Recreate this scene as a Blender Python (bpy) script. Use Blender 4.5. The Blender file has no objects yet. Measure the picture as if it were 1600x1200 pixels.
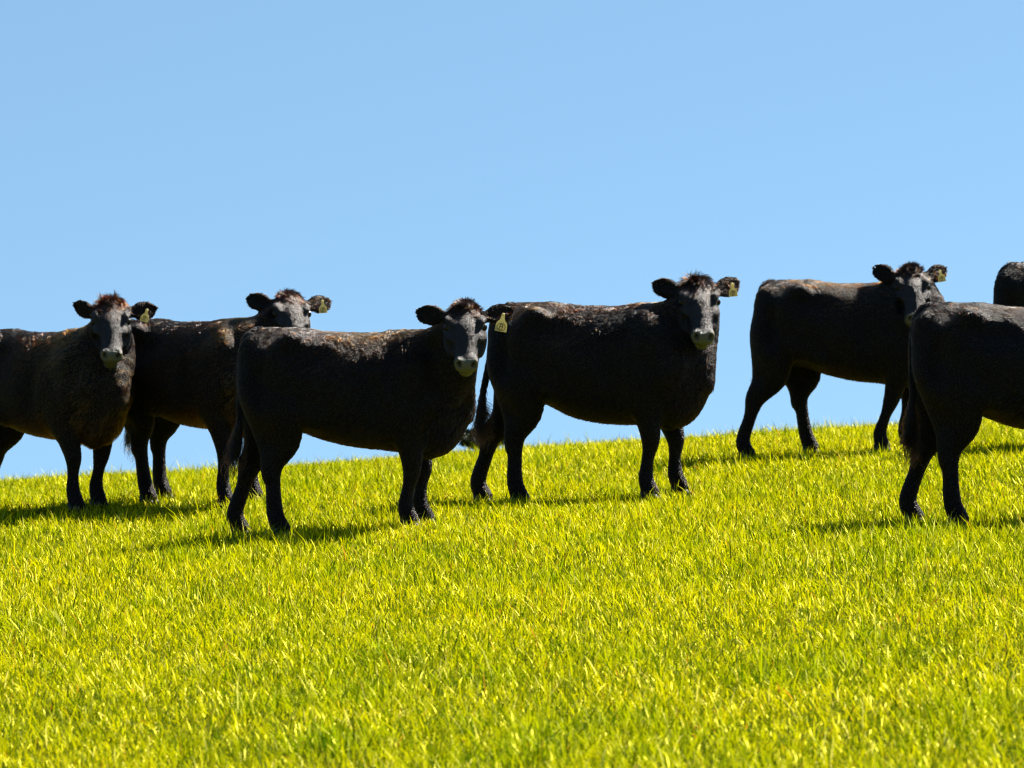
import bpy, math, random
import numpy as np
from mathutils import Vector, Matrix

random.seed(7)
RNG = np.random.default_rng(11)
SC = bpy.context.scene
COL = SC.collection

# ------------------------------------------------------------------ camera
FPX = 7440.0                      # focal length in pixels of a 1600 px wide picture
PITCH = math.atan(220.0 / FPX)
CAM_Z = 1.977
cam_data = bpy.data.cameras.new('camera')
cam_data.sensor_width = 36.0
cam_data.lens = FPX / 1600.0 * 36.0
cam_data.clip_start = 0.5
cam_data.clip_end = 6000.0
cam_data.dof.use_dof = True
cam_data.dof.focus_distance = 27.0
cam_data.dof.aperture_fstop = 6.0
cam_data.dof.aperture_blades = 9
cam = bpy.data.objects.new('camera', cam_data)
COL.objects.link(cam)
cam.location = (0, 0, CAM_Z)
cam.rotation_euler = (math.pi / 2 + PITCH, 0, 0)
SC.camera = cam

# ------------------------------------------------------------------ sun, sky, exposure
SUN = Vector((0.66, 0.54, 1.0)).normalized()          # towards the sun
sun_data = bpy.data.lights.new('sun', 'SUN')
sun_data.energy = 5.0
sun_data.angle = math.radians(0.53)
sun_data.color = (1.0, 0.95, 0.86)
sun = bpy.data.objects.new('sun', sun_data)
COL.objects.link(sun)
sun.location = (6, 6, 14)
sun.rotation_euler = SUN.to_track_quat('Z', 'Y').to_euler()

world = bpy.data.worlds.new('World')
SC.world = world
world.use_nodes = True
wn, wl = world.node_tree.nodes, world.node_tree.links
wn.clear()
w_out = wn.new('ShaderNodeOutputWorld')
w_bg = wn.new('ShaderNodeBackground')
w_sky = wn.new('ShaderNodeTexSky')
w_sky.sky_type = 'NISHITA'
w_sky.sun_disc = False
w_sky.sun_elevation = math.asin(SUN.z)
w_sky.sun_rotation = math.atan2(SUN.x, SUN.y)
w_sky.altitude = 900.0
w_sky.air_density = 1.0
w_sky.dust_density = 0.1
w_sky.ozone_density = 3.0
w_bg.inputs['Strength'].default_value = 0.051
# the whole dome reads the clear blue band: elevations are lifted out of the pale horizon haze everywhere
w_tc = wn.new('ShaderNodeTexCoord')
w_map = wn.new('ShaderNodeMapping')
w_map.inputs['Location'].default_value = (0, 0, 0.30)
w_map.inputs['Scale'].default_value = (1, 1, 1.9)
w_nrm = wn.new('ShaderNodeVectorMath'); w_nrm.operation = 'NORMALIZE'
w_hs = wn.new('ShaderNodeHueSaturation')
w_hs.inputs['Hue'].default_value = 0.480
w_hs.inputs['Saturation'].default_value = 0.95
w_hs.inputs['Value'].default_value = 1.0
wl.new(w_tc.outputs['Generated'], w_map.inputs['Vector'])
wl.new(w_map.outputs[0], w_nrm.inputs[0])
wl.new(w_nrm.outputs[0], w_sky.inputs['Vector'])
wl.new(w_sky.outputs[0], w_hs.inputs['Color'])
wl.new(w_hs.outputs[0], w_bg.inputs['Color'])
wl.new(w_bg.outputs[0], w_out.inputs['Surface'])

SC.view_settings.view_transform = 'Standard'
SC.view_settings.look = 'None'
SC.view_settings.exposure = 1.88
SC.view_settings.gamma = 1.0
SC.view_settings.use_curve_mapping = False
SC.render.engine = 'CYCLES'
SC.cycles.max_bounces = 8
SC.cycles.diffuse_bounces = 2
SC.cycles.glossy_bounces = 3
SC.cycles.transmission_bounces = 4
SC.cycles.transparent_max_bounces = 8
SC.cycles.use_denoising = True
SC.cycles.filter_width = 1.2
SC.cycles.sample_clamp_direct = 0.0
SC.cycles.sample_clamp_indirect = 3.0
SC.cycles_curves.shape = 'RIBBONS'

# ------------------------------------------------------------------ helpers
def link(o, parent=None):
    COL.objects.link(o)
    if parent is not None:
        o.parent = parent
    return o

def mesh_obj(name, verts, faces, mat, parent=None, smooth=True):
    me = bpy.data.meshes.new(name)
    me.from_pydata([tuple(map(float, v)) for v in verts], [], [tuple(map(int, f)) for f in faces])
    me.materials.append(mat)
    me.update()
    if smooth:
        me.polygons.foreach_set('use_smooth', np.ones(len(me.polygons), bool))
    return link(bpy.data.objects.new(name, me), parent)

def np_mesh(name, V, F, mat, parent=None, smooth=True):
    """F: (n,k) array of equal-size faces."""
    me = bpy.data.meshes.new(name)
    n, k = F.shape
    me.vertices.add(len(V)); me.vertices.foreach_set('co', V.astype(np.float32).ravel())
    me.loops.add(n * k); me.loops.foreach_set('vertex_index', F.astype(np.int32).ravel())
    me.polygons.add(n); me.polygons.foreach_set('loop_start', np.arange(0, n * k, k, dtype=np.int32))
    if smooth:
        me.polygons.foreach_set('use_smooth', np.ones(n, bool))
    me.materials.append(mat)
    me.update(calc_edges=True)
    return link(bpy.data.objects.new(name, me), parent)

def new_mat(name):
    m = bpy.data.materials.new(name)
    m.use_nodes = True
    nt = m.node_tree
    nt.nodes.clear()
    out = nt.nodes.new('ShaderNodeOutputMaterial')
    return m, nt, out

def principled(name, color, rough=0.5, spec=0.5):
    m, nt, out = new_mat(name)
    p = nt.nodes.new('ShaderNodeBsdfPrincipled')
    p.inputs['Base Color'].default_value = (*color, 1)
    p.inputs['Roughness'].default_value = rough
    p.inputs['Specular IOR Level'].default_value = spec
    nt.links.new(p.outputs[0], out.inputs['Surface'])
    return m, nt, p

def ramp(nt, stops):
    r = nt.nodes.new('ShaderNodeValToRGB')
    cr = r.color_ramp
    while len(cr.elements) < len(stops):
        cr.elements.new(0.5)
    for e, (pos, c) in zip(cr.elements, stops):
        e.position = pos
        e.color = (*c, 1)
    return r

# ------------------------------------------------------------------ picture geometry
CP, SP = math.cos(PITCH), math.sin(PITCH)
def ray(px, py):
    a, b = (px - 800.0) / FPX, (600.0 - py) / FPX
    v = np.array([a, CP - b * SP, SP + b * CP])
    return v / v[1]                                   # per metre of ground distance

def point_at(px, py, Y):
    return np.array([0, 0, CAM_Z]) + ray(px, py) * Y

# ------------------------------------------------------------------ terrain height
SLOPE_Y, SLOPE_X, CREST_Y, CREST_K = 0.0663, 0.055, 33.0, 0.0012
BUMPS = []                                            # (x, y, dz, sigma)
def ground(x, y):
    x = np.asarray(x, float); y = np.asarray(y, float)
    yy = np.clip(y, -60, None)
    t = np.clip(yy - CREST_Y, 0, None)
    t1 = np.clip(t, 0, 22.0)
    z = SLOPE_Y * yy - CREST_K * t1 ** 2 * (1 + 0.10 * t1) - np.clip(t - 22, 0, None) * 0.09 * np.exp(-np.clip(t - 22, 0, None) / 140.0)
    z = z - SLOPE_Y * np.clip(t - 22, 0, None)
    z = z + SLOPE_X * 40 * np.tanh(x / 40.0) * np.exp(-np.clip(np.abs(y - 25) - 60, 0, None) / 80.0)
    z = z + 0.018 * np.sin(x * 1.3 + y * 0.45 + 1.0) + 0.014 * np.sin(x * 0.7 - y * 0.8) + 0.01 * np.sin(2.9 * x + 1.9 * y)
    z = z + 0.012 * 8 * np.tanh(x / 8.0) * np.clip((y - 34) / 5.0, 0, 1)
    for bx, by, dz, sg in BUMPS:
        z = z + dz * np.exp(-((x - bx) ** 2 + (y - by) ** 2) / (2 * sg * sg))
    return z

# ------------------------------------------------------------------ materials
def make_ground_mat():
    m, nt, p = principled('soil', (0.1, 0.1, 0.02), 1.0, 0.0)
    n = nt.nodes.new('ShaderNodeTexNoise'); n.inputs['Scale'].default_value = 9.0; n.inputs['Detail'].default_value = 6
    tc = nt.nodes.new('ShaderNodeTexCoord')
    nt.links.new(tc.outputs['Object'], n.inputs['Vector'])
    r = ramp(nt, [(0.3, (0.03, 0.042, 0.003)), (0.55, (0.06, 0.072, 0.004)), (0.75, (0.08, 0.065, 0.010))])
    nt.links.new(n.outputs['Fac'], r.inputs[0]); nt.links.new(r.outputs[0], p.inputs['Base Color'])
    b = nt.nodes.new('ShaderNodeBump'); b.inputs['Distance'].default_value = 0.03
    nt.links.new(n.outputs['Fac'], b.inputs['Height']); nt.links.new(b.outputs[0], p.inputs['Normal'])
    return m

def make_grass_mat():
    m, nt, out = new_mat('grass_blade')
    at = nt.nodes.new('ShaderNodeAttribute'); at.attribute_name = 'tint'
    d = nt.nodes.new('ShaderNodeBsdfDiffuse')
    t = nt.nodes.new('ShaderNodeBsdfTranslucent')
    g = nt.nodes.new('ShaderNodeBsdfGlossy'); g.inputs['Roughness'].default_value = 0.42
    g.inputs['Color'].default_value = (0.9, 0.80, 0.12, 1)
    hs = nt.nodes.new('ShaderNodeHueSaturation'); hs.inputs['Value'].default_value = 1.25
    nt.links.new(at.outputs['Color'], d.inputs['Color'])
    nt.links.new(at.outputs['Color'], hs.inputs['Color'])
    nt.links.new(hs.outputs[0], t.inputs['Color'])
    mx = nt.nodes.new('ShaderNodeMixShader'); mx.inputs[0].default_value = 0.36
    nt.links.new(d.outputs[0], mx.inputs[1]); nt.links.new(t.outputs[0], mx.inputs[2])
    mx2 = nt.nodes.new('ShaderNodeMixShader'); mx2.inputs[0].default_value = 0.045
    nt.links.new(mx.outputs[0], mx2.inputs[1]); nt.links.new(g.outputs[0], mx2.inputs[2])
    nt.links.new(mx2.outputs[0], out.inputs['Surface'])
    return m

def make_hide_mat():
    m, nt, p = principled('hide', (0.012, 0.008, 0.007), 0.6, 0.06)
    at = nt.nodes.new('ShaderNodeAttribute'); at.attribute_name = 'pad'
    tc = nt.nodes.new('ShaderNodeTexCoord')
    n = nt.nodes.new('ShaderNodeTexNoise'); n.inputs['Scale'].default_value = 75; n.inputs['Detail'].default_value = 6; n.inputs['Roughness'].default_value = 0.7
    nt.links.new(tc.outputs['Object'], n.inputs['Vector'])
    mx = nt.nodes.new('ShaderNodeMix'); mx.data_type = 'RGBA'
    mx.inputs[6].default_value = (0.007, 0.005, 0.0045, 1)
    mx.inputs[7].default_value = (0.090, 0.082, 0.050, 1)
    nt.links.new(at.outputs['Fac'], mx.inputs[0]); nt.links.new(mx.outputs[2], p.inputs['Base Color'])
    mr = nt.nodes.new('ShaderNodeMapRange'); mr.inputs[3].default_value = 0.37; mr.inputs[4].default_value = 0.26
    nt.links.new(at.outputs['Fac'], mr.inputs[0]); nt.links.new(mr.outputs[0], p.inputs['Roughness'])
    ms = nt.nodes.new('ShaderNodeMapRange'); ms.inputs[3].default_value = 0.06; ms.inputs[4].default_value = 0.32
    ag = nt.nodes.new('ShaderNodeAttribute'); ag.attribute_name = 'gloss'
    nt.links.new(ag.outputs['Fac'], ms.inputs[0]); nt.links.new(ms.outputs[0], p.inputs['Specular IOR Level'])
    b = nt.nodes.new('ShaderNodeBump'); b.inputs['Distance'].default_value = 0.011; b.inputs['Strength'].default_value = 0.9
    nt.links.new(n.outputs['Fac'], b.inputs['Height']); nt.links.new(b.outputs[0], p.inputs['Normal'])
    return m

def make_fur_mat(name, melanin, red, bleach_lit=False):
    m, nt, out = new_mat(name)
    h = nt.nodes.new('ShaderNodeBsdfHairPrincipled')
    h.parametrization = 'MELANIN'
    h.inputs['Melanin'].default_value = melanin
    h.inputs['Melanin Redness'].default_value = red
    if bleach_lit:  # per-hair melanin: sun bleach plus sunlit brightening painted on upward-facing hair
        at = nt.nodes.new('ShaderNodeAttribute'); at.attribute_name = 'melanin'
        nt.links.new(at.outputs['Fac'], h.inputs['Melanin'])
        at2 = nt.nodes.new('ShaderNodeAttribute'); at2.attribute_name = 'sleek'
        nt.links.new(at2.outputs['Fac'], h.inputs['Roughness'])
    h.inputs['Roughness'].default_value = 0.15
    h.inputs['Radial Roughness'].default_value = 0.25
    h.inputs['Coat'].default_value = 0.3
    h.inputs['IOR'].default_value = 1.40
    h.inputs['Random Color'].default_value = 0.35
    h.inputs['Random Roughness'].default_value = 0.4
    nt.links.new(h.outputs[0], out.inputs['Surface'])
    return m

M_GROUND = make_ground_mat()
M_GRASS = make_grass_mat()
M_HIDE = make_hide_mat()
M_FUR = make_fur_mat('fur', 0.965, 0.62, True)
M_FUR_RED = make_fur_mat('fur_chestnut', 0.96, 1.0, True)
M_TAILHAIR = make_fur_mat('tail_hair', 0.96, 0.4)
M_EYE, _, _p = principled('eye', (0.012, 0.008, 0.006), 0.12, 0.22)
M_HOOF, _, _p = principled('hoof', (0.018, 0.015, 0.013), 0.6, 0.25)
M_TAG, _nt, _p = principled('tag_plastic', (0.62, 0.50, 0.10), 0.45, 0.4)
_n = _nt.nodes.new('ShaderNodeTexNoise'); _n.inputs['Scale'].default_value = 40
_r = ramp(_nt, [(0.35, (0.62, 0.53, 0.20)), (0.65, (0.78, 0.70, 0.36))])
_tc = _nt.nodes.new('ShaderNodeTexCoord')
_nt.links.new(_tc.outputs['Object'], _n.inputs['Vector']); _nt.links.new(_n.outputs['Fac'], _r.inputs[0]); _nt.links.new(_r.outputs[0], _p.inputs['Base Color'])
_tr = _nt.nodes.new('ShaderNodeBsdfTranslucent'); _mx = _nt.nodes.new('ShaderNodeMixShader'); _mx.inputs[0].default_value = 0.35
_nt.links.new(_r.outputs[0], _tr.inputs['Color'])
_o = [q for q in _nt.nodes if q.type == 'OUTPUT_MATERIAL'][0]
_nt.links.new(_p.outputs[0], _mx.inputs[1]); _nt.links.new(_tr.outputs[0], _mx.inputs[2]); _nt.links.new(_mx.outputs[0], _o.inputs['Surface'])
M_INK, _, _p = principled('tag_ink', (0.03, 0.028, 0.02), 0.6, 0.2)
M_SHRUB, _, _p = principled('shrub_leaf', (0.03, 0.04, 0.015), 0.6, 0.2)
M_BARK, _, _p = principled('bark', (0.08, 0.06, 0.045), 0.9, 0.1)

# ------------------------------------------------------------------ signed-distance cattle
def hermite(xs, ys, x):
    xs = np.asarray(xs, float); ys = np.asarray(ys, float)
    m = np.gradient(ys, xs) if len(xs) > 2 else np.full(len(xs), (ys[-1] - ys[0]) / (xs[-1] - xs[0]))
    # monotone-ish limiting
    d = np.diff(ys) / np.diff(xs)
    for i in range(1, len(xs) - 1):
        if d[i - 1] * d[i] <= 0:
            m[i] = 0
    i = np.clip(np.searchsorted(xs, x) - 1, 0, len(xs) - 2)
    h = xs[i + 1] - xs[i]; t = np.clip((x - xs[i]) / h, 0, 1)
    t2, t3 = t * t, t * t * t
    return (2*t3-3*t2+1)*ys[i] + (t3-2*t2+t)*h*m[i] + (-2*t3+3*t2)*ys[i+1] + (t3-t2)*h*m[i+1]

class Sweep:
    """Swept elliptical limb: control points with radii (a along ref, b across)."""
    def __init__(self, pts, ra, rb, ref, sub=4):
        pts = np.asarray(pts, float); n = len(pts)
        t = np.arange(n, dtype=float); tt = np.linspace(0, n - 1, (n - 1) * sub + 1)
        self.P = np.stack([self.cr(t, pts[:, k], tt) for k in range(3)], 1)
        self.A = hermite(t, ra, tt); self.B = hermite(t, rb, tt)
        self.ref = np.asarray(ref, float)
        if self.ref.ndim == 1:
            self.REF = np.repeat(self.ref[None], len(tt), 0)
        else:
            self.REF = np.stack([np.interp(tt, t, self.ref[:, k]) for k in range(3)], 1)
        R = max(self.A.max(), self.B.max())
        self.lo = self.P.min(0) - R; self.hi = self.P.max(0) + R
    @staticmethod
    def cr(t, y, tt):
        m = np.gradient(y) if len(y) > 1 else y * 0
        i = np.clip(np.floor(tt).astype(int), 0, len(y) - 2); u = tt - i
        return (2*u**3-3*u**2+1)*y[i] + (u**3-2*u**2+u)*m[i] + (-2*u**3+3*u**2)*y[i+1] + (u**3-u**2)*m[i+1]
    def __call__(self, X):
        D = np.full(len(X), 9.0)
        for j in range(len(self.P) - 1):
            a, b = self.P[j], self.P[j + 1]
            ab = b - a; L = np.linalg.norm(ab)
            if L < 1e-6: continue
            d = ab / L
            R = max(self.A[j:j+2].max(), self.B[j:j+2].max()) + 0.14
            lo, hi = np.minimum(a, b) - R, np.maximum(a, b) + R
            sel = np.nonzero(((X > lo) & (X < hi)).all(1))[0]
            if not len(sel): continue
            v = X[sel] - a
            s = v @ d; t = np.clip(s / L, 0, 1)
            w = s - t * L
            r = self.REF[j]; r = r - d * (r @ d); r /= np.linalg.norm(r)
            q = np.cross(d, r)
            u1, u2 = v @ r, v @ q
            ra = self.A[j] + (self.A[j+1] - self.A[j]) * t
            rb = self.B[j] + (self.B[j+1] - self.B[j]) * t
            rc = np.minimum(ra, rb)
            k0 = np.sqrt((u1/ra)**2 + (u2/rb)**2 + (w/rc)**2) + 1e-9
            k1 = np.sqrt((u1/ra**2)**2 + (u2/rb**2)**2 + (w/rc**2)**2) + 1e-9
            D[sel] = np.minimum(D[sel], k0 * (k0 - 1) / k1)
        return D

class Ball:
    def __init__(self, c, r, M=None):
        self.c = np.asarray(c, float); self.r = np.asarray(r, float) * np.ones(3)
        self.M = np.eye(3) if M is None else np.asarray(M, float)      # rows are the axes
        R = self.r.max(); self.lo = self.c - R; self.hi = self.c + R
    def __call__(self, X):
        v = (X - self.c) @ self.M.T
        k0 = np.sqrt(((v / self.r) ** 2).sum(1)) + 1e-9
        k1 = np.sqrt(((v / self.r ** 2) ** 2).sum(1)) + 1e-9
        return k0 * (k0 - 1) / k1

class Loft:
    """Superelliptic loft along the first axis of a frame: stations (s, half width, top, bottom)."""
    def __init__(self, st, O=(0, 0, 0), M=None, n=2.2, taper=0.0):
        self.st = np.asarray(st, float); self.O = np.asarray(O, float)
        self.M = np.eye(3) if M is None else np.asarray(M, float)
        self.n = n; self.taper = taper
        s = self.st
        cs = []
        for i in (0, -1):
            pass
        for r in s:
            for w in (-r[1], r[1]):
                for z in (r[2], r[3]):
                    cs.append(self.O + np.array([r[0], w, z]) @ self.M)
        cs = np.array(cs); self.lo = cs.min(0) - 0.02; self.hi = cs.max(0) + 0.02
    def __call__(self, X):
        v = (X - self.O) @ self.M.T
        s = self.st[:, 0]; x = np.clip(v[:, 0], s[0], s[-1])
        w = hermite(s, self.st[:, 1], x); t = hermite(s, self.st[:, 2], x); b = hermite(s, self.st[:, 3], x)
        zc, h = (t + b) / 2, (t - b) / 2
        e = (v[:, 2] - zc) / h
        tp = self.taper(x) if callable(self.taper) else self.taper
        w = w * (1 - tp * np.clip(e, -1, 1))
        n = self.n
        ay, az = np.abs(v[:, 1]) / w + 1e-6, np.abs(e) + 1e-6
        q = (ay ** n + az ** n) ** (1 / n)
        g = q ** (1 - n) * np.sqrt((ay ** (n - 1) / w) ** 2 + (az ** (n - 1) / h) ** 2) + 1e-6
        d = np.clip((q - 1) / g, -0.2, 0.6)
        o = np.abs(v[:, 0] - x)
        return np.where(o > 0, np.sqrt(np.clip(d, 0, None) ** 2 + o * o) , d)

class Body:
    def __init__(self):
        self.ops = []                      # (kind, prim, k, tag)
    def add(self, prim, k, tag): self.ops.append((1, prim, k, tag)); return prim
    def cut(self, prim, k): self.ops.append((-1, prim, k, None)); return prim
    def build(self, h):
        adds = [o for o in self.ops if o[0] == 1]
        lo = np.min([o[1].lo for o in adds], 0) - 0.05; hi = np.max([o[1].hi for o in adds], 0) + 0.05
        n = np.ceil((hi - lo) / h).astype(int) + 1
        ax = [lo[k] + h * np.arange(n[k]) for k in range(3)]
        D = np.full(n, 0.6, np.float32)
        for kind, p, k, tag in self.ops:
            mg = k + 0.03
            i0 = np.clip(((p.lo - mg - lo) / h).astype(int), 0, n - 1); i1 = np.clip(((p.hi + mg - lo) / h).astype(int) + 2, 1, n)
            g = np.stack(np.meshgrid(ax[0][i0[0]:i1[0]], ax[1][i0[1]:i1[1]], ax[2][i0[2]:i1[2]], indexing='ij'), -1)
            shp = g.shape[:3]
            d = p(g.reshape(-1, 3)).reshape(shp)
            S = D[i0[0]:i1[0], i0[1]:i1[1], i0[2]:i1[2]]
            if kind == 1:
                e = np.clip(k - np.abs(S - d), 0, None) / k
                S[...] = np.minimum(S, d) - e * e * k * 0.25
            else:
                e = np.clip(k - np.abs(S + d), 0, None) / k
                S[...] = np.maximum(S, -d) + e * e * k * 0.25
        return surface_nets(D, lo, h)
    def tags(self, X):
        best = np.full(len(X), 9.0); out = np.empty(len(X), object)
        out[:] = 'torso'
        for kind, p, k, tag in self.ops:
            if kind != 1: continue
            sel = np.nonzero(((X > p.lo - 0.06) & (X < p.hi + 0.06)).all(1))[0]
            if not len(sel): continue
            d = p(X[sel])
            m = d < best[sel]
            best[sel[m]] = d[m]; out[sel[m]] = tag
        return out

def surface_nets(D, lo, h):
    nx, ny, nz = D.shape
    ins = D < 0
    cnt = np.zeros((nx-1, ny-1, nz-1), np.int8)
    for i in (0, 1):
        for j in (0, 1):
            for k in (0, 1):
                cnt += ins[i:nx-1+i, j:ny-1+j, k:nz-1+k]
    cells = np.argwhere((cnt > 0) & (cnt < 8))
    idx = np.full(cnt.shape, -1, np.int32); idx[tuple(cells.T)] = np.arange(len(cells))
    acc = np.zeros((len(cells), 3)); num = np.zeros(len(cells))
    cx, cy, cz = cells.T
    for ax in range(3):
        o = [k for k in range(3) if k != ax]
        for a in (0, 1):
            for b in (0, 1):
                p0 = np.zeros(3, int); p0[o[0]] = a; p0[o[1]] = b
                p1 = p0.copy(); p1[ax] = 1
                d0 = D[cx+p0[0], cy+p0[1], cz+p0[2]]; d1 = D[cx+p1[0], cy+p1[1], cz+p1[2]]
                m = (d0 < 0) != (d1 < 0)
                t = np.where(m, d0 / np.where(m, d0 - d1, 1), 0)
                pos = p0[None] + (p1 - p0)[None] * t[:, None]
                acc += pos * m[:, None]; num += m
    V = lo + h * (cells + acc / num[:, None])
    quads = []
    for ax in range(3):
        o = [(ax + 1) % 3, (ax + 2) % 3]
        a = [slice(None)] * 3; b = [slice(None)] * 3
        a[ax] = slice(0, -1); b[ax] = slice(1, None)
        for k in o:
            a[k] = slice(1, -1); b[k] = slice(1, -1)
        ia, ib = ins[tuple(a)], ins[tuple(b)]
        e = np.argwhere(ia != ib)
        flip = ia[tuple(e.T)]
        off = np.zeros(3, int); off[o[0]] = 1; off[o[1]] = 1
        e = e + off
        u = np.zeros(3, int); u[o[0]] = 1
        w = np.zeros(3, int); w[o[1]] = 1
        q = np.stack([idx[tuple((e - u - w).T)], idx[tuple((e - w).T)], idx[tuple(e.T)], idx[tuple((e - u).T)]], 1)
        q[~flip] = q[~flip][:, ::-1]
        quads.append(q)
    Q = np.concatenate(quads)
    # light smoothing
    E = np.concatenate([Q[:, [0, 1]], Q[:, [1, 2]], Q[:, [2, 3]], Q[:, [3, 0]]])
    for lam in (0.5, -0.3):
        S = np.zeros_like(V); c = np.zeros(len(V))
        for k in range(3):
            S[:, k] = np.bincount(E[:, 0], V[E[:, 1], k], len(V)) + np.bincount(E[:, 1], V[E[:, 0], k], len(V))
        c = np.bincount(E[:, 0], minlength=len(V)) + np.bincount(E[:, 1], minlength=len(V))
        V = V + lam * (S / c[:, None] - V)
    return V, Q

def unit(v):
    v = np.asarray(v, float)
    return v / np.linalg.norm(v)

def noise3(P, f, seed):
    r = np.random.default_rng(seed)
    out = np.zeros((len(P), 3))
    for _ in range(5):
        K = r.normal(size=(3, 3)) * f; ph = r.uniform(0, 6.28, 3)
        out += np.sin(P @ K.T + ph)
    return out / 2.2

# ------------------------------------------------------------------ one animal
def torso_stations(fat=0.0):
    return [(-0.575, 0.085, 1.12, 0.88), (-0.550, 0.14, 1.20, 0.80), (-0.49, 0.20, 1.245, 0.72), (-0.38, 0.245, 1.262, 0.66),
            (-0.24, 0.262, 1.262, 0.635 - fat * .4), (-0.08, 0.285 + fat * .2, 1.240, 0.580 - fat), (0.10, 0.300 + fat * .2, 1.230, 0.540 - fat),
            (0.28, 0.288, 1.230, 0.520 - fat * .7), (0.44, 0.258, 1.228, 0.500 - fat * .2), (0.57, 0.222, 1.225, 0.495), (0.68, 0.175, 1.15, 0.52),
            (0.755, 0.12, 1.05, 0.61), (0.81, 0.07, 0.94, 0.71)]

def build_cow(spec):
    yaw = math.radians(spec['yaw']); sc = spec['sc']
    cy, sy = math.cos(yaw), math.sin(yaw)
    d = spec['d']
    r0 = ray(spec['px'], 700)
    O = np.array([r0[0] * d, d, 0.0]); O[2] = spec['z'] if 'z' in spec else float(ground(O[0], O[1])) - spec.get('drop', 0.0)
    def to_world(p):
        p = np.asarray(p, float) * sc
        return O + np.array([p[0] * cy - p[1] * sy, p[0] * sy + p[1] * cy, p[2]])
    def to_local(P):
        v = np.asarray(P, float) - O
        return np.array([v[0] * cy + v[1] * sy, -v[0] * sy + v[1] * cy, v[2]]) / sc
    def rot_local(v):
        v = np.asarray(v, float)
        return np.array([v[0] * cy + v[1] * sy, -v[0] * sy + v[1] * cy, v[2]])
    def px_to_x(px, yl):
        # local x at which a point with local y = yl shows in picture column px
        a = (px - 800.0) / FPX / (CP)
        # X = a*Y ;  X = O0 + sc*(x*cy - yl*sy) ; Y = O1 + sc*(x*sy + yl*cy)
        A = sc * (cy - a * sy); Bq = a * (O[1] + sc * yl * cy) - O[0] + sc * yl * sy
        return Bq / A
    B = Body()
    st = torso_stations(spec.get('fat', 0.0))
    B.add(Loft(st, n=2.06, taper=lambda x: np.interp(x, [-0.6, -0.35, -0.1, 0.1, 0.45, 0.7], [0.05, 0.08, 0.17, 0.20, 0.27, 0.25])), 0.05, 'torso')
    # hook bones, shoulder blades, rump muscles
    for s in (-1, 1):
        B.add(Ball((-0.27, 0.200 * s, 1.155), (0.075, 0.060, 0.060)), 0.06, 'torso')
        B.add(Sweep([(-0.27, 0.20 * s, 1.15), (-0.36, 0.215 * s, 1.0), (-0.34, 0.20 * s, 0.80)], [0.05, 0.09, 0.10], [0.045, 0.06, 0.06], (1, 0, 0)), 0.07, 'torso')
        B.add(Ball((-0.53, 0.105 * s, 1.12), (0.07, 0.06, 0.08)), 0.07, 'torso')
        B.add(Sweep([(0.41, 0.115 * s, 1.14), (0.50, 0.185 * s, 1.0), (0.62, 0.175 * s, 0.82)], [0.07, 0.13, 0.12], [0.045, 0.075, 0.085], (1, 0, 0.3)), 0.06, 'torso')
    hooves = []
    for key, s, fore in (('RF', -1, 1), ('LF', 1, 1), ('RH', -1, 0), ('LH', 1, 0)):
        yl = (0.150 if fore else 0.160) * s + spec.get(key + 'y', 0.0)
        x = px_to_x(spec[key], yl)
        W = to_world((x, yl, 0)); gz = float(ground(W[0], W[1]))
        zf = (gz - O[2]) / sc
        hooves.append((x, yl, zf, s, fore, key))
        if fore:
            E = np.array([0.448, 0.175 * s, 0.67])
            ex = E[0] * 0.40 + x * 0.60
            K = np.array([ex + 0.018, yl * 0.75 + E[1] * 0.25, 0.37 + zf * 0.6])
            Fk = np.array([x - 0.022 + (ex - x) * 0.22, yl, 0.135 + zf])
            H = np.array([x + 0.01, yl, 0.04 + zf])
            B.add(Sweep([(0.555, 0.16 * s, 0.83), E, (E + K) / 2 + (0.008, 0, -0.02), K, (K + Fk) / 2 + (-0.004, 0, 0), Fk, H],
                        [0.14, 0.122, 0.078, 0.055, 0.037, 0.047, 0.054], [0.10, 0.088, 0.066, 0.052, 0.036, 0.044, 0.049], (1, 0, 0)), 0.05, 'leg')
            B.add(Sweep([(0.40, 0.16 * s, 0.76), (0.42, 0.165 * s, 0.66), (0.44, 0.165 * s, 0.58)], [0.10, 0.07, 0.04], [0.07, 0.06, 0.04], (1, 0, 0)), 0.06, 'leg')
        else:
            ST = np.array([-0.30 + 0.25 * (x + 0.47), 0.185 * s, 0.70])
            HK = np.array([x + float(np.clip(-0.045 + 0.44 * (-0.36 - x), -0.085, 0.06)), yl * 0.9 + ST[1] * 0.1, 0.43 + zf * 0.7])
            Fk = np.array([x - 0.03, yl, 0.14 + zf])
            H = np.array([x + 0.01, yl, 0.04 + zf])
            bk = 0.30 * min(0.0, x + 0.47)
            B.add(Sweep([(-0.38, 0.13 * s, 1.04), (-0.40 + bk * .7, 0.16 * s, 0.86), ST + (-0.06 + bk * .6, 0, -0.0), (ST * 0.45 + HK * 0.55) + (0.028, 0, 0.01), HK + (0.012, 0, 0.0),
                         (HK + Fk) / 2, Fk, H],
                        [0.19, 0.175, 0.135, 0.092, 0.060, 0.045, 0.051, 0.057], [0.11, 0.11, 0.095, 0.066, 0.048, 0.040, 0.045, 0.050], (1, 0, 0.1)), 0.05, 'leg')
            B.add(Sweep([(-0.52, 0.10 * s, 1.05), (-0.50 + bk * .6, 0.135 * s, 0.86), (HK + np.array([-0.46 + bk, 0.14 * s, 0.72])) / 2, HK + (-0.030, 0, 0.02), HK + (-0.022, 0, -0.06)],
                        [0.085, 0.10, 0.062, 0.032, 0.026], [0.075, 0.085, 0.05, 0.034, 0.03], (1, 0, 0)), 0.05, 'leg')
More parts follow.
